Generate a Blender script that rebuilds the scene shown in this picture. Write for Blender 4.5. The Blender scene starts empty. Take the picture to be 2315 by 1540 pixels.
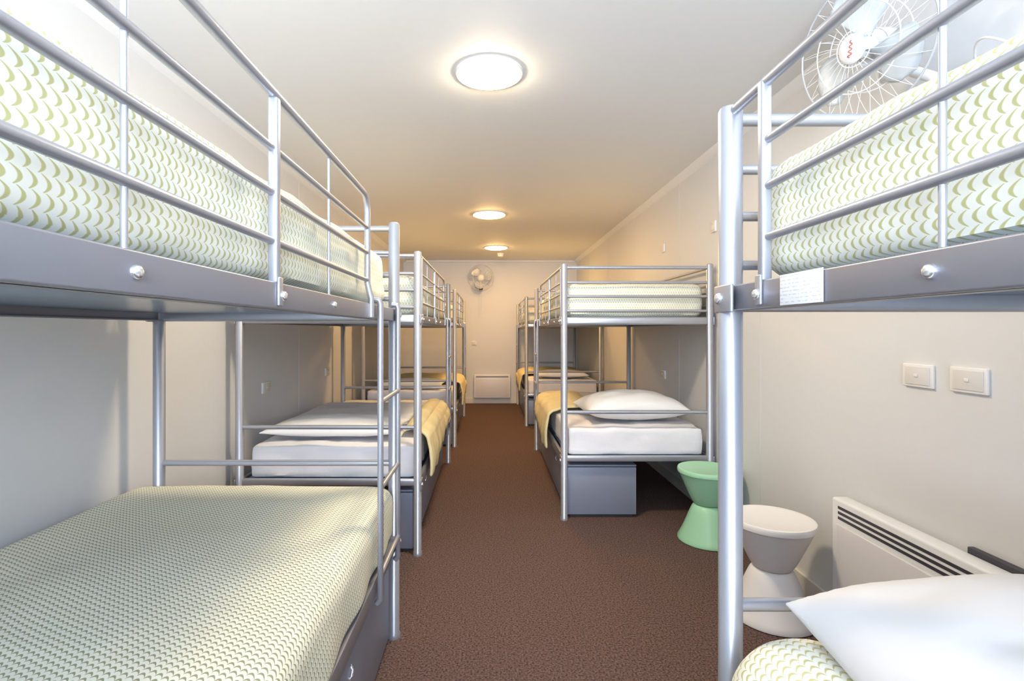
import bpy, bmesh, math, random
from mathutils import Vector, Matrix, noise
random.seed(4)
PI = math.pi
S = bpy.context.scene
COL = S.collection

# ---------------------------------------------------------------- camera
H = 1.25
cd = bpy.data.cameras.new('camera'); cam = bpy.data.objects.new('camera', cd); COL.objects.link(cam)
cam.location = (0, 0, H); cam.rotation_euler = (PI/2, 0, 0)
cd.sensor_fit = 'HORIZONTAL'; cd.sensor_width = 36; cd.lens = 1165/2315*36
cd.shift_x = (1157.5-1106)/2315; cd.shift_y = -(770-747)/2315
cd.clip_start = 0.02
S.camera = cam
# ---------------------------------------------------------------- world, daylight, exposure
W = bpy.data.worlds.new('sky'); S.world = W; W.use_nodes = True
W.node_tree.nodes['Background'].inputs[0].default_value = (0.75, 0.87, 1.0, 1)
W.node_tree.nodes['Background'].inputs[1].default_value = 1.0
S.view_settings.view_transform = 'Standard'; S.view_settings.look = 'None'
S.view_settings.gamma = 1; S.view_settings.exposure = 0.05
S.view_settings.use_curve_mapping = False
def area(name, loc, rot, sx, sy, power, colr):
    l = bpy.data.lights.new(name, 'AREA'); l.shape = 'RECTANGLE'; l.size = sx; l.size_y = sy
    l.energy = power; l.color = colr
    o = bpy.data.objects.new(name, l); COL.objects.link(o); o.location = loc; o.rotation_euler = rot
    l.spread = math.radians(128)
    return o
YB = -2.3      # wall behind the camera, with the window
YF = 8.83      # far wall
XL, XR, HC = -1.47, 1.50, 2.45
DAY = 235
area('window_daylight', (0, YB+0.12, 1.66), (PI/2+math.radians(32), 0, 0), 1.7, 1.2, DAY, (0.745, 0.85, 1.0))
LAMP_E = 120.0
LAMP_C = (1.0, 0.59, 0.22)      # the two far lamps
LAMP_C1 = (1.0, 0.82, 0.56)     # the near lamp

# ---------------------------------------------------------------- materials
def mat(name, colr, rough=0.6, metal=0.0, bump=0, bscale=40, spec=0.5, vary=0.0, emis=None, coat=0):
    m = bpy.data.materials.new(name); m.use_nodes = True
    nt = m.node_tree; b = nt.nodes['Principled BSDF']
    b.inputs['Base Color'].default_value = (*colr, 1)
    b.inputs['Roughness'].default_value = rough; b.inputs['Metallic'].default_value = metal
    b.inputs['Specular IOR Level'].default_value = spec
    b.inputs['Coat Weight'].default_value = coat
    tc = nt.nodes.new('ShaderNodeTexCoord')
    nz = nt.nodes.new('ShaderNodeTexNoise'); nz.inputs['Scale'].default_value = bscale
    nz.inputs['Detail'].default_value = 4
    nt.links.new(tc.outputs['Object'], nz.inputs['Vector'])
    if bump:
        bp = nt.nodes.new('ShaderNodeBump'); bp.inputs['Strength'].default_value = bump
        bp.inputs['Distance'].default_value = 0.01
        nt.links.new(nz.outputs['Fac'], bp.inputs['Height']); nt.links.new(bp.outputs['Normal'], b.inputs['Normal'])
    v = vary if vary else 0.02
    mx = nt.nodes.new('ShaderNodeMix'); mx.data_type = 'RGBA'
    mx.inputs[6].default_value = (*[c*(1-v) for c in colr], 1)
    mx.inputs[7].default_value = (*[min(1, c*(1+v)) for c in colr], 1)
    nt.links.new(nz.outputs['Fac'], mx.inputs[0]); nt.links.new(mx.outputs[2], b.inputs['Base Color'])
    if emis:
        b.inputs['Emission Color'].default_value = (*emis[0], 1); b.inputs['Emission Strength'].default_value = emis[1]
    return m

def pattern_mat(P=0.0160, R=0.0168, cloth=(0.88, 0.87, 0.78), ink=(0.56, 0.54, 0.26), thick=.30):
    """white cotton printed with rows of olive crescents (fish-scale leaf print), uv in metres"""
    m = bpy.data.materials.new('leaf_print_cotton'); m.use_nodes = True
    nt = m.node_tree; b = nt.nodes['Principled BSDF']; L = nt.links.new
    b.inputs['Roughness'].default_value = 0.9; b.inputs['Specular IOR Level'].default_value = 0.2
    uv = nt.nodes.new('ShaderNodeUVMap'); uv.uv_map = 'UVMap'
    sp = nt.nodes.new('ShaderNodeSeparateXYZ'); L(uv.outputs[0], sp.inputs[0])
    def M(op, a, b_=None, c=None):
        n = nt.nodes.new('ShaderNodeMath'); n.operation = op
        for i, x in enumerate((a, b_, c)):
            if x is None: continue
            if isinstance(x, (int, float)): n.inputs[i].default_value = x
            else: L(x, n.inputs[i])
        return n.outputs[0]
    v = M('DIVIDE', sp.outputs[1], R); row = M('FLOOR', v); fv = M('SUBTRACT', v, row)
    half = M('MULTIPLY', M('MODULO', M('ABSOLUTE', row), 2.0), 0.5)
    c = M('SUBTRACT', M('MULTIPLY', fv, 2.0), 1.0)                 # -1..1 across the row
    c2 = M('MULTIPLY', c, c)
    u = M('ADD', M('DIVIDE', sp.outputs[0], P), half)
    u = M('ADD', u, M('MULTIPLY', c2, 0.5)); u = M('ADD', u, M('MULTIPLY', c, 0.14))
    t = M('FRACT', M('ADD', u, 500.0))
    wdt = M('SUBTRACT', thick, M('MULTIPLY', c2, 0.20))
    st = M('SUBTRACT', 1.0, M('SMOOTHSTEP' if False else 'MULTIPLY', M('ABSOLUTE', M('SUBTRACT', t, M('MULTIPLY', wdt, 0.5))), 1.0))
    d = M('ABSOLUTE', M('SUBTRACT', t, 0.25))
    mr = nt.nodes.new('ShaderNodeMapRange'); mr.interpolation_type = 'SMOOTHSTEP'
    L(d, mr.inputs[0]); L(M('MULTIPLY', wdt, 0.35), mr.inputs[1]); L(M('MULTIPLY', wdt, 0.75), mr.inputs[2])
    mr.inputs[3].default_value = 1; mr.inputs[4].default_value = 0
    mx = nt.nodes.new('ShaderNodeMix'); mx.data_type = 'RGBA'
    mx.inputs[6].default_value = (*cloth, 1); mx.inputs[7].default_value = (*ink, 1)
    L(mr.outputs[0], mx.inputs[0]); L(mx.outputs[2], b.inputs['Base Color'])
    return m

def carpet_mat():
    m = bpy.data.materials.new('brown_carpet'); m.use_nodes = True
    nt = m.node_tree; b = nt.nodes['Principled BSDF']; L = nt.links.new
    b.inputs['Roughness'].default_value = 0.95; b.inputs['Specular IOR Level'].default_value = 0.1
    tc = nt.nodes.new('ShaderNodeTexCoord')
    n1 = nt.nodes.new('ShaderNodeTexNoise'); n1.inputs['Scale'].default_value = 130; n1.inputs['Detail'].default_value = 3
    n2 = nt.nodes.new('ShaderNodeTexVoronoi'); n2.inputs['Scale'].default_value = 220
    L(tc.outputs['Object'], n1.inputs[0]); L(tc.outputs['Object'], n2.inputs[0])
    r = nt.nodes.new('ShaderNodeValToRGB')
    r.color_ramp.elements[0].position = .33; r.color_ramp.elements[0].color = (.046, .029, .026, 1)
    r.color_ramp.elements[1].position = .68; r.color_ramp.elements[1].color = (.20, .130, .113, 1)
    L(n1.outputs['Fac'], r.inputs[0]); L(r.outputs[0], b.inputs['Base Color'])
    bp = nt.nodes.new('ShaderNodeBump'); bp.inputs['Strength'].default_value = .6; bp.inputs['Distance'].default_value = .004
    L(n2.outputs['Distance'], bp.inputs['Height']); L(bp.outputs[0], b.inputs['Normal'])
    return m

def paper_mat(name, base, ink, scale):
    """paper with faint rows of unreadable print"""
    m = bpy.data.materials.new(name); m.use_nodes = True
    nt = m.node_tree; b = nt.nodes['Principled BSDF']; L = nt.links.new
    tc = nt.nodes.new('ShaderNodeTexCoord')
    wv = nt.nodes.new('ShaderNodeTexWave'); wv.bands_direction = 'Z'; wv.inputs['Scale'].default_value = scale
    nz = nt.nodes.new('ShaderNodeTexNoise'); nz.inputs['Scale'].default_value = 180
    L(tc.outputs['Object'], wv.inputs[0]); L(tc.outputs['Object'], nz.inputs[0])
    a = nt.nodes.new('ShaderNodeMath'); a.operation = 'MULTIPLY'; L(wv.outputs['Fac'], a.inputs[0]); L(nz.outputs['Fac'], a.inputs[1])
    g = nt.nodes.new('ShaderNodeMath'); g.operation = 'GREATER_THAN'; g.inputs[1].default_value = .47; L(a.outputs[0], g.inputs[0])
    mx = nt.nodes.new('ShaderNodeMix'); mx.data_type = 'RGBA'; mx.inputs[6].default_value = (*base, 1); mx.inputs[7].default_value = (*ink, 1)
    L(g.outputs[0], mx.inputs[0]); L(mx.outputs[2], b.inputs['Base Color'])
    return m

M_WALL = mat('cream_wall_paint', (.69, .69, .69), .55, bump=.05, bscale=30)
M_CEIL = mat('white_ceiling_paint', (.80, .80, .80), .6, bump=.04, bscale=25)
M_TRIM = mat('white_gloss_trim', (.72, .69, .64), .4)
M_CARPET = carpet_mat()
M_METAL = mat('silver_powder_coat', (.44, .45, .50), .33, metal=.6, bscale=300, vary=.03)
M_RAIL = mat('grey_powder_coat', (.25, .25, .285), .38, metal=.4, bscale=300, vary=.03)
M_BOLT = mat('bright_zinc', (.85, .85, .9), .2, metal=.9)
M_BASE = mat('blue_grey_base_panel', (.10, .19, .32), .22, metal=.2, vary=.05, bscale=6)
M_LOCK = mat('slate_locker_steel', (.25, .27, .345), .42, metal=.15, vary=.03)
M_DARK = mat('dark_grey_plastic', (.045, .045, .06), .5)
M_PAT = pattern_mat()
M_SPREAD_SHADED = pattern_mat(.0150, .0155, (.82, .79, .66), (.30, .31, .19), .33)  # same leaf print with darker tones, shade under the upper bunk put into colour
M_SHEET = mat('white_bed_sheet', (.80, .79, .82), .9, bump=.6, bscale=7, spec=.1)
M_PILL = mat('white_pillowcase', (.81, .80, .80), .9, bump=.4, bscale=6, spec=.1)
M_DUV = mat('mustard_duvet', (.74, .63, .37), .9, bump=.2, bscale=10, spec=.1, vary=.1)
M_GREEN = mat('mint_plastic', (.38, .70, .46), .35)
M_WHITEP = mat('white_plastic', (.82, .80, .80), .35)
M_HEAT = mat('heater_white_enamel', (.72, .70, .71), .4)
M_HEATE = mat('heater_edge_enamel', (.80, .80, .81), .35)
M_SOCK = mat('socket_white_plastic', (.80, .77, .74), .35)
M_SOCKP = mat('socket_insert_plastic', (.70, .67, .64), .4)
M_LAMP = mat('lit_opal_diffuser', (.9, .88, .82), .5, emis=(LAMP_C, LAMP_E))
M_LAMP1 = mat('lit_opal_diffuser_near', (.9, .88, .82), .5, emis=(LAMP_C1, LAMP_E*1.4))
M_LRIM = mat('lamp_trim_white', (.85, .83, .78), .4)
M_STICK = paper_mat('notice_paper', (.82, .84, .88), (.60, .63, .70), 55)
M_RED = mat('red_ink', (.5, .10, .08), .5)
M_BLADE = mat('pale_fan_blade', (.86, .90, .92), .25)
_b = M_BLADE.node_tree.nodes['Principled BSDF']; _b.inputs['Transmission Weight'].default_value = .55
M_CAGE = mat('fan_cage_wire', (.80, .80, .80), .35)
M_FANW = mat('fan_body_plastic', (.75, .75, .76), .35)
M_WGLASS = mat('window_glass', (.9, .95, 1), .05); M_WGLASS.node_tree.nodes['Principled BSDF'].inputs['Transmission Weight'].default_value = 1

# ---------------------------------------------------------------- mesh helpers
def link(name, bm, m, parent=None, smooth=True, loc=None):
    me = bpy.data.meshes.new(name)
    bmesh.ops.recalc_face_normals(bm, faces=bm.faces[:])
    bm.to_mesh(me); bm.free()
    if smooth:
        for p in me.polygons: p.use_smooth = True
        try: me.set_sharp_from_angle(angle=math.radians(38))
        except Exception: pass
    me.materials.append(m)
    o = bpy.data.objects.new(name, me); COL.objects.link(o)
    if parent: o.parent = parent
    if loc: o.location = loc
    return o
def tag(o, label=None, cat=None, group=None, kind=None):
    if label: o['label'] = label
    if cat: o['category'] = cat
    if group: o['group'] = group
    if kind: o['kind'] = kind
    return o
def thing(name, loc, label, cat, group=None, rz=0):
    o = bpy.data.objects.new(name, None); o.empty_display_size = .1; COL.objects.link(o)
    o.location = loc; o.rotation_euler = (0, 0, rz)
    return tag(o, label, cat, group)
def box(bm, x0, x1, y0, y1, z0, z1, bev=0):
    b2 = bmesh.new()
    bmesh.ops.create_cube(b2, size=1)
    for v in b2.verts:
        v.co = Vector(((x0+x1)/2+v.co.x*(x1-x0), (y0+y1)/2+v.co.y*(y1-y0), (z0+z1)/2+v.co.z*(z1-z0)))
    if bev: bmesh.ops.bevel(b2, geom=b2.edges[:], offset=bev, segments=3, affect='EDGES', profile=.5)
    me = bpy.data.meshes.new('t'); b2.to_mesh(me); b2.free(); bm.from_mesh(me); bpy.data.meshes.remove(me)
def mkbox(name, m, parent, *a, bev=.002):
    bm = bmesh.new(); box(bm, *a, bev=bev); return link(name, bm, m, parent)
def tube(bm, pts, r, seg=14, caps=True, closed=False):
    """swept tube along pts"""
    pts = [Vector(p) for p in pts]; n = len(pts); rings = []
    up = None
    for i, p in enumerate(pts):
        if closed: d = (pts[(i+1) % n]-pts[i-1]).normalized()
        elif i == 0: d = (pts[1]-pts[0]).normalized()
        elif i == n-1: d = (pts[-1]-pts[-2]).normalized()
        else: d = ((pts[i+1]-p).normalized()+(p-pts[i-1]).normalized()).normalized()
        if up is None:
            up = Vector((0, 0, 1)) if abs(d.z) < .9 else Vector((1, 0, 0))
        a = (up-d*up.dot(d))
        if a.length < 1e-5: a = d.orthogonal()
        a.normalize(); b = d.cross(a); up = a
        rr = r[i] if isinstance(r, (list, tuple)) else r
        rings.append([bm.verts.new(p+(a*math.cos(t)+b*math.sin(t))*rr) for t in [2*PI*k/seg for k in range(seg)]])
    m = n if closed else n-1
    for i in range(m):
        A, B = rings[i], rings[(i+1) % n]
        for k in range(seg):
            bm.faces.new((A[k], A[(k+1) % seg], B[(k+1) % seg], B[k]))
    if caps and not closed:
        bm.faces.new(rings[0][::-1]); bm.faces.new(rings[-1])
def mktube(name, m, parent, pts, r, seg=14, closed=False):
    bm = bmesh.new(); tube(bm, pts, r, seg, closed=closed); return link(name, bm, m, parent)
def lathe(bm, prof, seg=48, axis=None, origin=(0, 0, 0)):
    """prof: list of (radius, height) revolved round z; axis: matrix to reorient"""
    rings = []
    T = axis or Matrix.Identity(3)
    O = Vector(origin)
    for r, z in prof:
        if r < 1e-6: rings.append([bm.verts.new(O+T @ Vector((0, 0, z)))])
        else: rings.append([bm.verts.new(O+T @ Vector((r*math.cos(2*PI*k/seg), r*math.sin(2*PI*k/seg), z))) for k in range(seg)])
    for A, B in zip(rings, rings[1:]):
        for k in range(seg):
            k2 = (k+1) % seg
            if len(A) == 1 and len(B) == 1: continue
            if len(A) == 1: bm.faces.new((A[0], B[k], B[k2]))
            elif len(B) == 1: bm.faces.new((A[k], A[k2], B[0]))
            else: bm.faces.new((A[k], A[k2], B[k2], B[k]))
def axis_to(n):
    return Vector((0, 0, 1)).rotation_difference(Vector(n).normalized()).to_matrix()
def fn(x, y, z, s=1.0, seed=0):
    return noise.noise(Vector((x*s+seed*7.3, y*s-seed*3.1, z*s+seed*1.7)))

def soft_block(name, m, x0, x1, y0, y1, z0, z1, r, seed, amp=.008, nsc=5, sag=0.0, parent=None):
    """mattress / mattress in a fitted cover: rounded block with gentle lumps, box-projected uv in metres"""
    bm = bmesh.new()
    nx, ny, nz = max(4, int((x1-x0)/.03)), max(4, int((y1-y0)/.03)), max(5, int((z1-z0)/.018))
    cx, cy, cz = (x0+x1)/2, (y0+y1)/2, (z0+z1)/2
    hx, hy, hz = (x1-x0)/2, (y1-y0)/2, (z1-z0)/2
    vs = {}
    def V(i, j, k):
        key = (i, j, k)
        if key in vs: return vs[key]
        p = Vector((-hx+2*hx*i/nx, -hy+2*hy*j/ny, -hz+2*hz*k/nz))
        q = Vector((max(-hx+r, min(hx-r, p.x)), max(-hy+r, min(hy-r, p.y)), max(-hz+r, min(hz-r, p.z))))
        d = p-q
        if d.length > 1e-6:
            # map cube corner to sphere, keep extent
            L = max(abs(d.x), abs(d.y), abs(d.z)); p = q+d.normalized()*L
        w = Vector((cx+p.x, cy+p.y, cz+p.z))
        n1 = fn(w.x, w.y, w.z, nsc, seed); n2 = fn(w.x, w.y, w.z*2, nsc*3.1, seed+2)
        out = (p-q*0.0); out = Vector((p.x/hx, p.y/hy, p.z/hz)); out = Vector((out.x**5, out.y**5, out.z**5))
        top = 1 if k > 0 else 0
        w += out*(amp*n1+amp*.4*n2)*top
        if p.z > 0: w.z += sag*(math.cos(p.x/hx*PI/2)*math.cos(p.y/hy*PI/2))
        vs[key] = bm.verts.new(w); return vs[key]
    uvl = bm.loops.layers.uv.new('UVMap')
    def face(a, b, c, d, mode):
        try: f = bm.faces.new((a, b, c, d))
        except ValueError: return
        for l in f.loops:
            co = l.vert.co
            l[uvl].uv = {'z': (co.y, co.x), 'x': (co.y, co.z), 'y': (co.x, co.z)}[mode]
    for i in range(nx):
        for j in range(ny):
            for k in (0, nz): face(V(i, j, k), V(i+1, j, k), V(i+1, j+1, k), V(i, j+1, k), 'z')
    for j in range(ny):
        for k in range(nz):
            for i in (0, nx): face(V(i, j, k), V(i, j+1, k), V(i, j+1, k+1), V(i, j, k+1), 'x')
    for i in range(nx):
        for k in range(nz):
            for j in (0, ny): face(V(i, j, k), V(i+1, j, k), V(i+1, j, k+1), V(i, j, k+1), 'y')
    return link(name, bm, m, parent)

def drape(name, m, prof_fn, y0, y1, ny, th, seed, amp=.006, nsc=4, parent=None):
    """cloth: prof_fn(t in 0..1 along y) -> list of (x,z) across the bed; uv in metres; given a thickness"""
    bm = bmesh.new(); uvl = bm.loops.layers.uv.new('UVMap')
    rows = []
    for j in range(ny+1):
        t = j/ny; y = y0+(y1-y0)*t; pr = prof_fn(t); s = 0; row = []
        for i, p in enumerate(pr):
            if i: s += math.hypot(p[0]-pr[i-1][0], p[1]-pr[i-1][1])
            yy = y+(p[2] if len(p) > 2 else 0)
            n = amp*fn(p[0], yy, p[1], nsc, seed)+amp*.35*fn(p[0], yy, p[1], nsc*4, seed+3)
            row.append((bm.verts.new((p[0]+n*.6, yy, p[1]+n)), (yy, s)))
        rows.append(row)
    for A, B in zip(rows, rows[1:]):
        for i in range(len(A)-1):
            q = (A[i], A[i+1], B[i+1], B[i]); f = bm.faces.new([v[0] for v in q])
            for l, v in zip(f.loops, q): l[uvl].uv = v[1]
    o = link(name, bm, m, parent)
    # thickness built into the mesh
    sm = o.modifiers.new('thick', 'SOLIDIFY'); sm.thickness = th; sm.offset = 0
    sb = o.modifiers.new('sub', 'SUBSURF'); sb.levels = 1; sb.render_levels = 1
    return o

def pillow(name, label, loc, L, Wd, Th, rz, seed, tilt=(0, 0), group=None, m=None, edge=.004):
    bm = bmesh.new(); n = 36
    up, dn = {}, {}
    for i in range(n+1):
        for j in range(n+1):
            u, v = -1+2*i/n, -1+2*j/n
            # denser near the hem
            uu = math.sin(u*PI/2); vv = math.sin(v*PI/2)
            pin = 1-.07*(1-abs(uu)**2.2)*(abs(vv)**3); pin2 = 1-.06*(1-abs(vv)**2.2)*(abs(uu)**3)
            x = uu*L/2*pin2; y = vv*Wd/2*pin
            prof = max(0, (1-abs(uu)**2.4))**.5*max(0, (1-abs(vv)**2.4))**.5
            w = fn(uu*1.3, vv*1.3, 0, 2.2, seed)*.10+fn(uu, vv, 0, 6, seed+1)*.035
            # creases radiating from the corners
            cr = math.sin(math.atan2(1.1-abs(vv), 1.1-abs(uu))*14+seed)*.04*(abs(uu)*abs(vv))
            z = Th*.5*prof*(1+w+cr)
            up[i, j] = bm.verts.new((x, y, Th*.34+z+edge*.5))
            dn[i, j] = bm.verts.new((x, y, Th*.34-z*.66-edge*.5))
    for i in range(n):
        for j in range(n):
            bm.faces.new((up[i, j], up[i+1, j], up[i+1, j+1], up[i, j+1]))
            bm.faces.new((dn[i, j], dn[i, j+1], dn[i+1, j+1], dn[i+1, j]))
    ring = [(i, 0) for i in range(n)]+[(n, j) for j in range(n)]+[(i, n) for i in range(n, 0, -1)]+[(0, j) for j in range(n, 0, -1)]
    for a, b in zip(ring, ring[1:]+ring[:1]):
        bm.faces.new((up[a], dn[a], dn[b], up[b]))
    o = link(name, bm, m or M_PILL)
    o.location = loc; o.rotation_euler = (tilt[0], tilt[1], rz)
    return tag(o, label, 'pillow', group)

# ---------------------------------------------------------------- room shell
def struct(name, m, *a, bev=0):
    bm = bmesh.new(); box(bm, *a, bev=bev); return tag(link(name, bm, m, smooth=False), kind='structure')
struct('floor', M_CARPET, XL-.1, XR+.1, YB-.1, YF+.1, -.1, 0)
struct('ceiling', M_CEIL, XL-.1, XR+.1, YB-.1, YF+.1, HC, HC+.1)
def panel_wall(name, x, sgn, seams):
    """sheet-lined wall with narrow cover strips over the joints"""
    bm = bmesh.new(); box(bm, min(x, x+sgn*.1), max(x, x+sgn*.1), YB-.1, YF+.1, 0, HC)
    for s in seams: box(bm, min(x, x-sgn*.0018), max(x, x-sgn*.0018), s-.012, s+.012, .09, HC-.03, bev=.001)
    return tag(link(name, bm, M_WALL, smooth=False), kind='structure')
panel_wall('wall_left', XL, -1, [3.99+1.22*k for k in range(0, 4)])
panel_wall('wall_right', XR, 1, [2.86+1.22*k for k in range(0, 5)])
struct('wall_far', M_WALL, XL-.1, XR+.1, YF, YF+.1, 0, HC)
bm = bmesh.new()   # rear wall with a window opening
box(bm, XL-.1, -.95, YB-.1, YB, 0, HC); box(bm, .95, XR+.1, YB-.1, YB, 0, HC)
box(bm, -.95, .95, YB-.1, YB, 0, .92); box(bm, -.95, .95, YB-.1, YB, 2.3, HC)
tag(link('wall_near', bm, M_WALL, smooth=False), kind='structure')
bm = bmesh.new()
for a in ((-.95, -.9), (-.025, .025), (.9, .95)): box(bm, a[0], a[1], YB-.09, YB-.02, .92, 2.3)
box(bm, -.95, .95, YB-.09, YB-.02, .92, .97); box(bm, -.95, .95, YB-.09, YB-.02, 2.25, 2.3)
wf = tag(link('window_1', bm, M_TRIM, smooth=False), kind='structure')
mkbox('pane', M_WGLASS, wf, -.9, .9, YB-.06, YB-.055, .97, 2.25, bev=0)
struct('baseboard_left', M_TRIM, XL, XL+.014, YB, YF, 0, .09, bev=.003)
struct('baseboard_right', M_TRIM, XR-.014, XR, YB, YF, 0, .09, bev=.003)
struct('baseboard_far', M_TRIM, XL+.014, XR-.014, YF-.014, YF, 0, .09, bev=.003)
def cornice(name, pts, y0, y1):
    bm = bmesh.new(); A = [bm.verts.new((p[0], y0, p[1])) for p in pts]; B = [bm.verts.new((p[0], y1, p[1])) for p in pts]
    n = len(pts)
    for i in range(n): bm.faces.new((A[i], A[(i+1) % n], B[(i+1) % n], B[i]))
    bm.faces.new(A[::-1]); bm.faces.new(B)
    return tag(link(name, bm, M_CEIL, smooth=False), kind='structure')
c = .045
cornice('trim_1', [(XR, HC), (XR-c, HC), (XR-c*.8, HC-c*.25), (XR-c*.25, HC-c*.8), (XR, HC-c)], YB, YF)
cornice('trim_2', [(XL, HC), (XL+c, HC), (XL+c*.8, HC-c*.25), (XL+c*.25, HC-c*.8), (XL, HC-c)], YB, YF)
struct('trim_3', M_CEIL, XL+c, XR-c, YF-.03, YF, HC-.03, HC, bev=.008)

# ---------------------------------------------------------------- ceiling lamps
for x, y, r, lab in ((0.0, 2.40, .150, 'round glowing ceiling lamp nearest, over the front of the aisle'),
                     (0.0, 5.33, .165, 'round glowing ceiling lamp in the middle of the row of three'),
                     (.10, 7.45, .165, 'round glowing ceiling lamp farthest, beside the smoke detector'),
                     ):
    t = thing('ceiling_lamp', (x, y, HC), lab, 'lamp', 'round ceiling lamps')
    bm = bmesh.new(); lathe(bm, [(r+.006, 0), (r+.007, -.006), (r+.002, -.010), (r-.004, -.006), (r-.004, 0)], 64); link('lamp_trim', bm, M_LRIM, t)
    bm = bmesh.new(); lathe(bm, [(r-.004, -.006)]+[((r-.004)*math.cos(a*PI/2/8), -.008-.024*math.sin(a*PI/2/8)) for a in range(9)], 64)
    link('diffuser', bm, M_LAMP1 if y < 3 else M_LAMP, t)
t = thing('smoke_detector', (.175, 8.05, HC), 'small round white smoke detector on the ceiling near the far wall', 'smoke detector')
bm = bmesh.new(); lathe(bm, [(.055, 0), (.055, -.02), (.05, -.026)], 32); link('mounting_base', bm, M_WHITEP, t)
bm = bmesh.new(); lathe(bm, [(.045, -.024), (.045, -.042), (.034, -.052), (0, -.055)], 32); link('sensor_cover', bm, M_WHITEP, t)

# ---------------------------------------------------------------- bunk beds
ZT = 1.69
def bolt(name, parent, x, y, z, nx, r=.009):
    bm = bmesh.new(); lathe(bm, [(r, 0), (r, .003), (r*.8, .006), (r*.4, .0075), (0, .008)], 20, axis_to((nx, 0, 0)), (x, y, z))
    return link(name, bm, M_BOLT, parent)
def bunk(label, xa, xw, y0, y1, ladder, group, rz=0):
    """xa: aisle post x, xw: wall post x; ladder at 'far' or 'near' end of the aisle side"""
    cx, cy = (xa+xw)/2, (y0+y1)/2
    T = thing('bunk_bed', (cx, cy, 0), label, 'bunk bed', group, rz)
    a, w = xa-cx, xw-cx; n, f = y0-cy, y1-cy; s = 1 if a > w else -1      # s: towards the aisle
    lo, hi = min(a, w), max(a, w)
    R = .0225
    for x in (a, w):
        for y in (n, f):
            bm = bmesh.new()
            lathe(bm, [(0, 0), (R+.003, 0), (R+.003, .02), (R, .024), (R, ZT-.010), (R*.86, ZT-.003), (R*.55, ZT), (0, ZT)], 24, None, (x, y, 0))
            link('post', bm, M_METAL, T)
    for y in (n, f):
        for z, r in ((1.664, .012), (1.566, .0095), (1.474, .0095), (1.378, .0095), (.71, .0125)):
            mktube('crossbar', M_METAL, T, [(lo+.015, y, z), (hi-.015, y, z)], r)
        mkbox('end_rail', M_METAL, T, lo+.015, hi-.015, y-.014, y+.014, 1.286, 1.338, bev=.012)
        mkbox('end_rail', M_METAL, T, lo+.015, hi-.015, y-.014, y+.014, .385, .425, bev=.008)
    for x, sx in ((a, s), (w, -s)):
        for z0, z1 in ((1.288, 1.336), (.362, .420)):
            bm = bmesh.new()
            box(bm, x-.010, x+.010, n+.02, f-.02, z0, z1, bev=.003)
            xi = x-sx*.03
            box(bm, min(x, xi), max(x, xi), n+.02, f-.02, z0+.0, z0+.004)    # inward lip of the angle rail
            link('side_rail', bm, M_RAIL, T)
            for y, d in ((n, 1), (f, -1)):
                bm = bmesh.new()
                xo = x+sx*.0235
                box(bm, min(x+sx*.016, xo), max(x+sx*.016, xo), min(y-d*.022, y+d*.05), max(y-d*.022, y+d*.05), z0-.004, z1+.002, bev=.0035)
                br = link('bracket', bm, M_METAL, T)
                bolt('bolt', br, xo, y+d*.002, (z0+z1)/2, sx, .011)
    for z0, z1 in ((1.318, 1.334), (.40, .416)):
        bm = bmesh.new(); box(bm, lo+.03, hi-.03, n+.016, f-.016, z0, z1, bev=.002)
        link('base_panel', bm, M_BASE, T)
    # guard rails
    for x, sx, isaisle in ((a, s, True), (w, -s, False)):
        if isaisle: h, e = (n, f-.46) if ladder == 'far' else (f, n+.46)
        else: h, e = n, f-.02
        d = 1 if e > h else -1
        G = link('guard_rail', bmesh.new(), M_METAL, T) if False else None
        bm = bmesh.new()
        if isaisle:
            rb = .05; zt = 1.676
            pts = [(x, h+d*.012, zt), (x, e-d*rb, zt)]
            for q in range(1, 8):
                t = q/8*PI/2; pts.append((x, e-d*rb+d*rb*math.sin(t), zt-rb+rb*math.cos(t)))
            pts += [(x, e, zt-rb), (x, e, 1.40)]
            tube(bm, pts, .0095)
            tube(bm, [(x, e, 1.40), (x+sx*.012, e, 1.35), (x+sx*.012, e, 1.292)], .0095)
        else:
            tube(bm, [(x, h+d*.012, 1.664), (x, f-.012, 1.664)], .0095)
        top = link('guard_rail', bm, M_METAL, T)
        for z in (1.576, 1.497, 1.410):
            ys = (h+d*.13, e) if isaisle else (h+.02, f-.02)
            mktube('guard_bar', M_METAL, top, [(x, ys[0], z), (x, ys[1], z)], .0070, 12)
        if isaisle:
            up = bmesh.new(); box(up, x+sx*.002-.009, x+sx*.002+.009, h+d*.13-.0085, h+d*.13+.0085, 1.334, 1.680, bev=.004)
            box(up, min(x+sx*.010, x+sx*.015), max(x+sx*.010, x+sx*.015), h+d*.13-.009, h+d*.13+.009, 1.294, 1.345, bev=.0015)
            link('guard_upright', up, M_METAL, top)
            bolt('bolt', top, x+sx*.015, h+d*.13, 1.312, sx)
            # mid uprights
            L = abs(e-h)
            for fr in ((.283 if ladder == 'far' else .31), .53+.0, .745):
                yy = h+d*L*fr
                if fr == .53+.0:
                    u2 = bmesh.new(); box(u2, x+sx*.002-.009, x+sx*.002+.009, yy-.0085, yy+.0085, 1.334, 1.668, bev=.004)
                    box(u2, min(x+sx*.010, x+sx*.015), max(x+sx*.010, x+sx*.015), yy-.009, yy+.009, 1.294, 1.345, bev=.0015)
                    link('guard_upright', u2, M_METAL, top)
                    bolt('bolt', top, x+sx*.015, yy+.006, 1.312, sx)
                else:
                    mktube('guard_rod', M_METAL, top, [(x-sx*.002, yy, 1.335), (x-sx*.002, yy, 1.67)], .0038, 10)
                    bolt('bolt', top, x+sx*.010, yy, 1.312, sx, .008)
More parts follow.
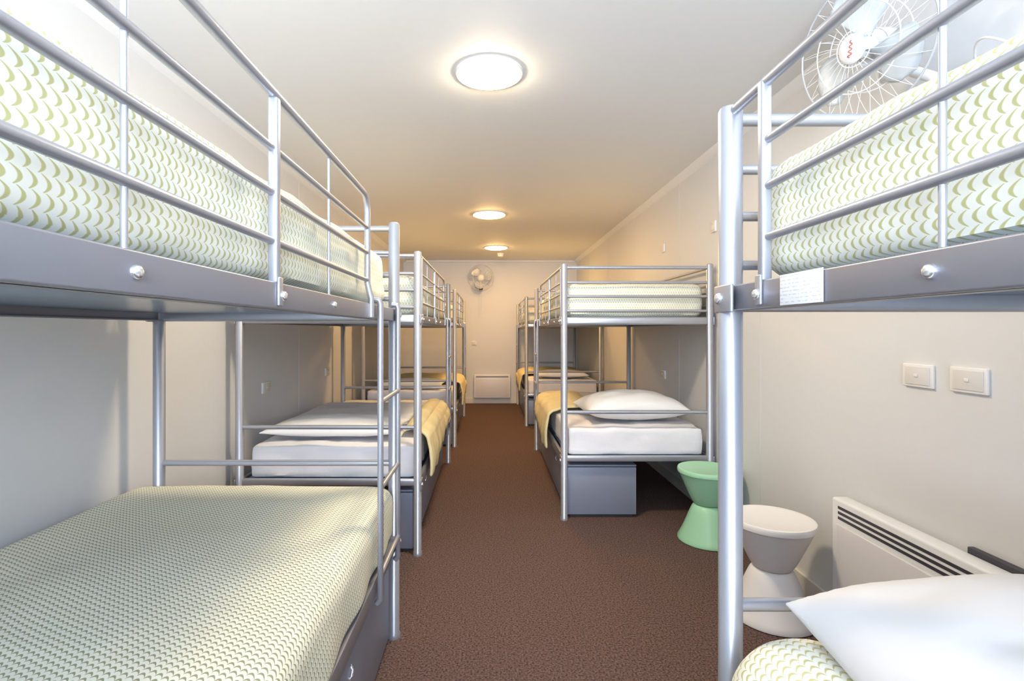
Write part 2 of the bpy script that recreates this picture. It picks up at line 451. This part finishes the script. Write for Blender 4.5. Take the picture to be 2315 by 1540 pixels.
    # ladder
    if ladder == 'far': la, lb = f-.375, f-.045
    else: la, lb = n+.375, n+.045
    Ld = bmesh.new(); xl = a+s*.024
    for yy in (la, lb):
        tube(Ld, [(a, yy, 1.352), (xl-s*.004, yy, 1.350), (xl, yy, 1.335), (xl, yy, .35), (xl-s*.012, yy, .335)], .0105)
    lad = link('ladder', Ld, M_METAL, T)
    for z in (1.01, .72, .43): mktube('rung', M_METAL, lad, [(xl, la, z), (xl, lb, z)], .009)
    return T

AX = .472
G = 'silver bunk beds along both walls'
L1 = bunk('silver metal bunk bed in the left foreground, its lower bunk under a patterned spread', -.388, -1.345, .12, 2.10, 'far', G)
L2 = bunk('silver metal bunk bed second along the left wall, with white sheets below', -.392, -1.385, 2.87, 4.86, 'far', G, rz=math.radians(-.35))
L3 = bunk('silver metal bunk bed farthest along the left wall', -.37, -1.35, 5.52, 7.50, 'far', G)
A = bunk('silver metal bunk bed in the right foreground, a notice stuck to its rail', .475, 1.44, -.97, 1.015, 'near', G)
B = bunk('silver metal bunk bed second along the right wall, white pillow below', .494, 1.455, 3.40, 5.38, 'far', G)
C = bunk('silver metal bunk bed farthest along the right wall', .485, 1.445, 6.72, 8.70, 'far', G)

# notice on the near right side rail
bm = bmesh.new(); box(bm, .4625, .4640, .715, .820, 1.2895, 1.3375, bev=.0003)
tag(link('rail_notice', bm, M_STICK), 'small white printed notice stuck to the grey side rail of the right foreground bunk', 'label')

# ---------------------------------------------------------------- mattresses and bedding
GU = 'leaf-print covered mattresses on the upper bunks'
def upper(label, xa, xw, y0, y1, seed, z1=1.552):
    lo, hi = min(xa, xw), max(xa, xw)
    return tag(soft_block('mattress', M_PAT, lo+.022, hi-.022, y0+.03, y1-.05, 1.336, z1, .055, seed, amp=.012, nsc=4, sag=.012), label, 'mattress', GU)
upper('leaf-print covered upper mattress of the left foreground bunk', -.388, -1.345, .12, 2.10, 1)
upper('leaf-print covered upper mattress of the second bunk on the left', -.39, -1.375, 2.87, 4.86, 2, 1.56)
upper('leaf-print covered upper mattress of the farthest bunk on the left', -.37, -1.35, 5.52, 7.50, 3, 1.54)
upper('leaf-print covered upper mattress of the right foreground bunk', .475, 1.44, -.97, 1.015, 4, 1.556)
upper('leaf-print covered upper mattress of the second bunk on the right', .494, 1.455, 3.40, 5.38, 5, 1.565)
upper('leaf-print covered upper mattress of the farthest bunk on the right', .485, 1.445, 6.72, 8.70, 6, 1.54)
GL = 'white sheeted mattresses on the lower bunks'
def lower(label, xa, xw, y0, y1, seed, z1=.60):
    lo, hi = min(xa, xw), max(xa, xw)
    return tag(soft_block('mattress', M_SHEET, lo+.03, hi-.03, y0+.03, y1-.03, .417, z1, .022, seed, amp=.010, nsc=6), label, 'mattress', GL)
lower('white mattress under the patterned spread of the left foreground bunk', -.388, -1.345, .12, 2.10, 11, .59)
lower('white sheeted lower mattress of the second bunk on the left', -.39, -1.375, 2.87, 4.86, 12, .60)
lower('white sheeted lower mattress of the farthest bunk on the left', -.37, -1.35, 5.52, 7.50, 13)
lower('white mattress under the big pillow of the right foreground bunk', .475, 1.44, -.97, 1.015, 14)
lower('white sheeted lower mattress of the second bunk on the right', .494, 1.455, 3.40, 5.38, 15)
lower('white sheeted lower mattress of the farthest bunk on the right', .485, 1.445, 6.72, 8.70, 16)

def duvet_profile(xin, xedge, ztop, hem_fn, bulge=.02, puff=.02, r=.05, yo=None):
    s = 1 if xedge > xin else -1
    def f(t):
        P = []; N = 26; z = ztop
        for i in range(N+1):
            u = i/N; x = xin+(xedge-s*r-xin)*u
            P.append((x, z+puff*math.sin(min(1, u*1.0)*PI)**.5*(.6+.4*math.sin(t*PI))))
        for i in range(1, 7):
            a = i/6*PI/2; P.append((xedge-s*r+s*r*math.sin(a), z-r+r*math.cos(a)))
        hem = hem_fn(t); zz = z-r; K = 10
        for i in range(1, K+1):
            u = i/K; P.append((xedge+s*bulge*math.sin(u*PI*.8)+s*.006*math.sin(t*37)*u, zz+(hem-zz)*u))
        if yo: P = [(p[0], p[1], yo(t)*i/len(P)) for i, p in enumerate(P)]
        return P
    return f
# left foreground spread
o = drape('bedspread', M_SPREAD_SHADED, duvet_profile(-1.40, -.386, .622, lambda t: .435+.008*math.sin(t*9), bulge=.002, puff=.012, r=.06), .15, 2.055, 70, .010, 21, amp=.006)
tag(o, 'leaf-print bedspread over the lower bunk in the left foreground, hanging towards the aisle', 'bedspread')
# right foreground quilt
def qa(t):
    k = 1 if t < .93 else 1-((t-.93)/.07)**2*.55
    return k
def prof_a(t):
    base = duvet_profile(1.38, .437, .70, lambda t: .45, bulge=.02, puff=.008, r=.09)(t)
    base = [(p[0], p[1]-.068*min(1, max(0, (p[0]-.57)/.12))**1.0) for p in base]
    if t > .93: base = [(p[0] if p[0] > .6 else .6+(p[0]-.6)*(1-((t-.93)/.07)**2*.28), p[1]-.10*((t-.93)/.07)**2) for p in base]
    return base
o = drape('bedspread', M_PAT, prof_a, -.55, .988, 56, .025, 22, amp=.010)
tag(o, 'leaf-print bedspread on the lower bunk in the right foreground, under the pillow', 'bedspread')
# mustard duvets
def mustard(label, xin, xe, y0, y1, ztop, hem, seed, tip=0):
    s = 1 if xe > xin else -1
    def hemf(t): return hem+.16*(max(0, (t-.12))/.88)**1.2 - 0 + (.20*(1-t/.12) if t < .12 else 0)*tip + .01*math.sin(t*20)
    o = drape('duvet', M_DUV, duvet_profile(xin, xe, ztop, hemf, bulge=.02, puff=.035, r=.06, yo=None), y0, y1, 50, .02, seed, amp=.018, nsc=5)
    return tag(o, label, 'duvet', 'mustard duvets on the lower bunks')
mustard('mustard duvet hanging off the lower bunk second on the left', -.52, -.368, 3.12, 4.46, .635, .36, 31)
tag(soft_block('folded_sheet', M_SHEET, -1.345, -.54, 3.45, 4.25, .612, .66, .02, 41, amp=.010, nsc=5), 'white folded sheet lying behind the flat pillow on the second left lower bunk', 'sheet')
mustard('mustard duvet hanging off the lower bunk farthest on the left', -1.28, -.335, 6.1, 7.10, .635, .36, 32)
mustard('mustard duvet hanging off the lower bunk second on the right', .86, .458, 3.98, 4.97, .635, .33, 33)
mustard('mustard duvet on the lower bunk farthest on the right', 1.36, .455, 7.3, 8.27, .635, .40, 34)
# pillows
GP = 'white pillows on the lower bunks'
pillow('pillow', 'large white pillow filling the right foreground lower bunk', (.905, .585, .652), .84, .56, .31, math.radians(-9), 3, (0, 0), GP)
pillow('pillow', 'plump white pillow on the second right lower bunk, in front of the mustard duvet', (1.02, 3.76, .611), .72, .50, .235, math.radians(3), 5, (0, 0), GP)
pillow('pillow', 'flat white pillow on the second left lower bunk, behind the ladder', (-.93, 3.20, .611), .80, .44, .13, math.radians(0), 7, (0, 0), GP)
pillow('pillow', 'white pillow on the farthest left lower bunk', (-.86, 5.80, .611), .70, .42, .12, 0, 9, (0, 0), GP)
pillow('pillow', 'white pillow on the farthest right lower bunk', (.97, 7.02, .611), .70, .42, .12, 0, 11, (0, 0), GP)

# ---------------------------------------------------------------- lockers below the bunks
def locker(label, xa, s, y0, y1):
    """s: direction from the aisle to the wall"""
    x0, x1 = xa, xa+s*.46; lo, hi = min(x0, x1), max(x0, x1)
    T = thing('storage_locker', ((lo+hi)/2, (y0+y1)/2, 0), label, 'locker', 'steel storage lockers below the bunks')
    cx, cy = (lo+hi)/2, (y0+y1)/2
    mkbox('body', M_LOCK, T, lo-cx, hi-cx, y0-cy, y1-cy, .02, .335, bev=.003)
    mkbox('lid', M_LOCK, T, lo-cx-.001, hi-cx+.001, y0-cy-.001, y1-cy+.001, .340, .352, bev=.003)
    mkbox('plinth', M_DARK, T, lo-cx+.02, hi-cx-.02, y0-cy+.02, y1-cy-.02, 0, .02, bev=0)
    for k in (-.38, .38):
        bm = bmesh.new(); xo = x0-cx
        tube(bm, [(xo+s*.004, k-.008, .235), (xo-s*.004, k-.006, .25), (xo-s*.004, k+.006, .26), (xo+s*.004, k+.01, .275)], .0045, 10)
        link('handle', bm, M_BOLT, T)
locker('slate grey steel locker below the left foreground bunk, along the aisle', -.402, -1, .16, 2.07)
locker('slate grey steel locker below the second bunk on the left', -.43, -1, 2.90, 4.80)
locker('slate grey steel locker below the farthest bunk on the left', -.40, -1, 5.55, 7.45)
locker('slate grey steel locker below the right foreground bunk', .50, 1, -.93, .96)
locker('slate grey steel locker with its square end facing, below the second right bunk', .522, 1, 3.44, 5.33)
locker('slate grey steel locker below the farthest bunk on the right', .51, 1, 6.75, 8.65)

# ---------------------------------------------------------------- hourglass stools
def stool(label, x, y, m, k=1.0):
    T = thing('hourglass_stool', (x, y, 0), label, 'stool', 'plastic hourglass stools by the right wall')
    r, h, w = .172*k, .43*k, .078*k
    bm = bmesh.new()
    zc = h*.505
    prof = [(r*.93, 0), (r*1.0, .004), (r*1.0, .012)]
    for i in range(1, 13):
        u = i/12; prof.append((w+(r-w)*(1-u)**.86*(1-.10*math.sin(u*PI)), .012+(zc-.012)*u))
    prof = prof[:-1]+[(w, zc-.004)]
    prof = [(0, .006), (r*.9, .006)]+prof+[(w*.9, zc-.002), (0, zc-.002)]
    lathe(bm, prof, 56); link('base', bm, m, T)
    bm = bmesh.new(); prof = [(0, zc), (w*.9, zc), (w, zc+.002)]
    for i in range(1, 13):
        u = i/12; prof.append((w+(r*.96-w)*u**.86*(1-.03*math.sin(u*PI)), zc+(h-.03-zc)*u))
    prof += [(0, h-.035)]
    lathe(bm, prof, 56); link('bowl', bm, m, T)
    bm = bmesh.new(); lathe(bm, [(0, h-.03), (r*.97, h-.03), (r, h-.026), (r*1.01, h-.012), (r*.985, h-.002), (r*.93, h), (r*.88, h-.004), (0, h-.006)], 56)
    link('seat_lid', bm, m, T)
stool('white plastic hourglass stool by the wall, just beyond the right foreground bunk', 1.24, 2.26, M_WHITEP, 1.0)
stool('mint green plastic hourglass stool half hidden behind the right foreground post', 1.305, 3.075, M_GREEN)

# ---------------------------------------------------------------- panel heaters
def heater_right():
    T = thing('panel_heater', (XR, 1.69, 0), 'white slotted panel heater low on the right wall beside the white stool', 'heater')
    X0, X1 = -.085, -.02
    y0, y1, z0, z1 = -.44, .44, .10, .565
    bm = bmesh.new(); box(bm, X0, X1, y0, y1, z0, z1, bev=.010); 
    link('casing', bm, M_HEATE, T)
    mkbox('front_panel', M_HEAT, T, X0-.004, X0+.004, y0+.035, y1-.035, z0+.03, z1-.10, bev=.003)
    for k, z in enumerate((z1-.032, z1-.053, z1-.074)):
        bm = bmesh.new(); n = 60; ya, yb = y0+.04, y1-.04
        box(bm, X0-.0012, X0+.004, ya, yb, z-.0055, z+.0055)
        g = link('grille_slot', bm, M_DARK, T, smooth=False)
    for y in (-.3, .3): mkbox('wall_bracket', M_HEAT, T, -.025, 0, y-.02, y+.02, .2, .45, bev=.002)
    bm = bmesh.new(); box(bm, -.022, -.001, -.42, -.095, .53, .582, bev=.004)
    tag(link('rear_grille', bm, M_DARK, T), 'dark grey grille strip at the back of the heater')
heater_right()
T = thing('panel_heater', (.05, YF, 0), 'white panel heater low on the far wall at the end of the aisle', 'heater')
mkbox('casing', M_HEATE, T, -.31, .31, -.085, -.02, .10, .50, bev=.01)
mkbox('front_panel', M_HEAT, T, -.28, .28, -.089, -.084, .13, .425, bev=.003)
for z in (.455, .468): mkbox('grille_slot', M_DARK, T, -.275, .275, -.0865, -.083, z-.004, z+.004, bev=0)
mkbox('wall_bracket', M_HEAT, T, -.2, .2, -.03, 0, .2, .4, bev=0)

# ---------------------------------------------------------------- sockets and switches
def plate(name, x, y, z, nx, ny, label, cat, w=.115, h=.072, kind='socket', group=None):
    """plate on a wall with outward normal (nx,ny)"""
    T = thing(name, (x, y, z), label, cat, group)
    def b(nm, m, u0, u1, d0, d1, z0, z1, par, bev=.002):
        if nx: a = (min(nx*d0, nx*d1), max(nx*d0, nx*d1), u0, u1, z0, z1)
        else: a = (u0, u1, min(ny*d0, ny*d1), max(ny*d0, ny*d1), z0, z1)
        return mkbox(nm, m, par, *a, bev=bev)
    b('cover_plate', M_SOCK, -w/2, w/2, 0, .011, -h/2, h/2, T, .003)
    b('insert', M_SOCKP, -w/2+.009, w/2-.014, .011, .0135, -h/2+.009, h/2-.009, T, .001)
    b('rocker', M_SOCK, -.007, .007, .0135, .017, -.004, .006, T, .001)
    return T
GS = 'white wall plates'
plate('power_outlet', XR, 1.795, 1.092, -1, 0, 'white wall outlet plate on the right wall, left of the pair above the heater', 'outlet', w=.125, h=.08)
plate('power_outlet', XR, 1.605, 1.094, -1, 0, 'white wall outlet plate on the right wall, right of the pair above the heater', 'outlet', w=.125, h=.08)
plate('power_outlet', XR, 4.43, .873, -1, 0, 'small white outlet on the right wall inside the second right bunk', 'outlet')
plate('light_switch', XR, 4.43, 1.955, -1, 0, 'small white switch high on the right wall above the second right bunk', 'switch', w=.08)
plate('light_switch', XR, 3.43, 1.94, -1, 0, 'small white switch high on the right wall beside the tall foreground post', 'switch', w=.07)
plate('power_outlet', XL, 3.38, .875, 1, 0, 'small white outlet on the left wall beside the second left bunk, nearest of two', 'outlet')
plate('power_outlet', XL, 4.66, .875, 1, 0, 'small white outlet on the left wall inside the second left bunk, farther of two', 'outlet')
plate('light_switch', -.26, YF, 1.03, 0, -1, 'small cream switch plate on the far wall above the heater', 'switch', w=.075)

# ---------------------------------------------------------------- wall fans
def fan(label, base, nrm_wall, centre, axis, R, seed, badge=False, cord=True):
    """base: point on wall, centre: cage centre, axis: facing direction"""
    base, centre, axis = Vector(base), Vector(centre), Vector(axis).normalized()
    T = thing('wall_fan', base, label, 'fan')
    L = lambda p: Vector(p)-base
    A3 = axis_to(axis); C0 = L(centre)
    nw = Vector(nrm_wall)
    bm = bmesh.new()
    side = nw.cross(Vector((0, 0, 1)))
    b2 = bmesh.new(); 
    lathe(b2, [(0, 0), (.05, 0), (.052, .012), (.04, .03), (0, .034)], 32, axis_to(nw), (0, 0, 0))
    link('wall_bracket', b2, M_FANW, T)
    back = C0-axis*.13
    mktube('arm', M_FANW, T, [nw*.02, nw*.07+Vector((0, 0, .0)), (back+nw*.09)/2+Vector((0, 0, -.03)), back-Vector((0, 0, .035))], .017, 16)
    bm = bmesh.new(); lathe(bm, [(0, -.15), (.035, -.145), (.055, -.12), (.06, -.07), (.055, -.045), (0, -.04)], 32, A3, C0)
    link('motor', bm, M_FANW, T)
    # cage: rings + radial wires, front and back
    for nm, sgn, dep in (('front_cage', 1, .045), ('rear_cage', -1, .045)):
        bm = bmesh.new()
        for k, rr in enumerate((.25, .62, 1.0)):
            zz = sgn*dep*(1-rr**2.5)
            tube(bm, [C0+A3 @ Vector((R*rr*math.cos(t), R*rr*math.sin(t), zz)) for t in [2*PI*q/40 for q in range(40)]], .0020 if k < 2 else .0035, 6, closed=True)
        for q in range(28):
            t = 2*PI*q/28
            tube(bm, [C0+A3 @ Vector((R*rr*math.cos(t+.25*rr), R*rr*math.sin(t+.25*rr), sgn*dep*(1-rr**2.5))) for rr in (.22, .45, .7, .88, 1.0)], .0009, 5)
        link(nm, bm, M_CAGE, T)
    bm = bmesh.new(); lathe(bm, [(0, .046), (.045, .046), (.047, .05), (.04, .056), (0, .058)], 32, A3, C0)
    hb = link('hub_badge', bm, M_FANW, T)
    if badge:
        bm = bmesh.new()
        pts = []
        for q in range(40):
            u = q/39; pts.append(C0+A3 @ Vector((-.026+.052*u, .007*math.sin(u*22)*(1-.4*u), .0575)))
        tube(bm, pts, .0018, 6); link('badge_script', bm, M_RED, hb)
    bm = bmesh.new(); lathe(bm, [(0, -.03), (.034, -.03), (.034, .015), (.02, .03), (0, .032)], 24, A3, C0); link('hub', bm, M_FANW, T)
    for k in range(3):
        bm = bmesh.new(); N, Mq = 8, 8; g = {}
        for i in range(N+1):
            for j in range(Mq+1):
                u, v = i/N, j/Mq
                rr = R*(.13+.74*u); wd = (.35+.75*math.sin(min(1, u*1.15)*PI*.75))*(1 if u < .9 else 1-(u-.9)*5)
                ang = 2*PI*k/3+(v-.5)*wd*1.15+.3*u
                g[i, j] = bm.verts.new(C0+A3 @ Vector((rr*math.cos(ang), rr*math.sin(ang), (v-.5)*.045*(1-.4*u))))
        for i in range(N):
            for j in range(Mq): bm.faces.new((g[i, j], g[i+1, j], g[i+1, j+1], g[i, j+1]))
        o = link('blade', bm, M_BLADE, T); sd = o.modifiers.new('t', 'SOLIDIFY'); sd.thickness = .0025
    # switch housing and pull cords
    hs = back-Vector((0, 0, .10 if badge else .205))
    bm = bmesh.new(); lathe(bm, [(0, -.025), (.026, -.022), (.03, 0), (.03, .03), (0, .035)], 24, None, hs)
    link('switch_housing', bm, M_DARK if not badge else M_FANW, T)
    mktube('switch_stem', M_FANW, T, [hs+Vector((0, 0, .02)), back], .012, 12)
    if cord:
        for k, d in ((-.018, .36), (.018, .42)):
            p = hs+side*k; mktube('pull_cord', M_CAGE, T, [p-Vector((0, 0, .02)), p-Vector((0, 0, d))], .0022, 6)
    return T
fan('wall fan with three blades and pull cords high on the far wall', (-.14, YF, 2.02), (0, -1, 0), (-.14, YF-.22, 2.13), (0, -1, -.12), .215, 1)
nf = fan('white wall fan with a red-marked hub high on the right wall above the foreground bunk', (XR, 1.60, 2.02), (-1, 0, 0), (1.275, 1.76, 2.215), (-.90, -.28, -.22), .23, 2, badge=True, cord=False)
bm = bmesh.new()
pts = []
for q in range(24):
    t = q/23; pts.append((XR-.02-.07*math.sin(t*PI), 1.57-.22*t, 2.07+.07*math.sin(t*PI)-.12*t))
tube(bm, [Vector(p)-Vector((XR, 1.60, 2.02)) for p in pts], .0035, 8); link('power_cable', bm, M_CAGE, nf)
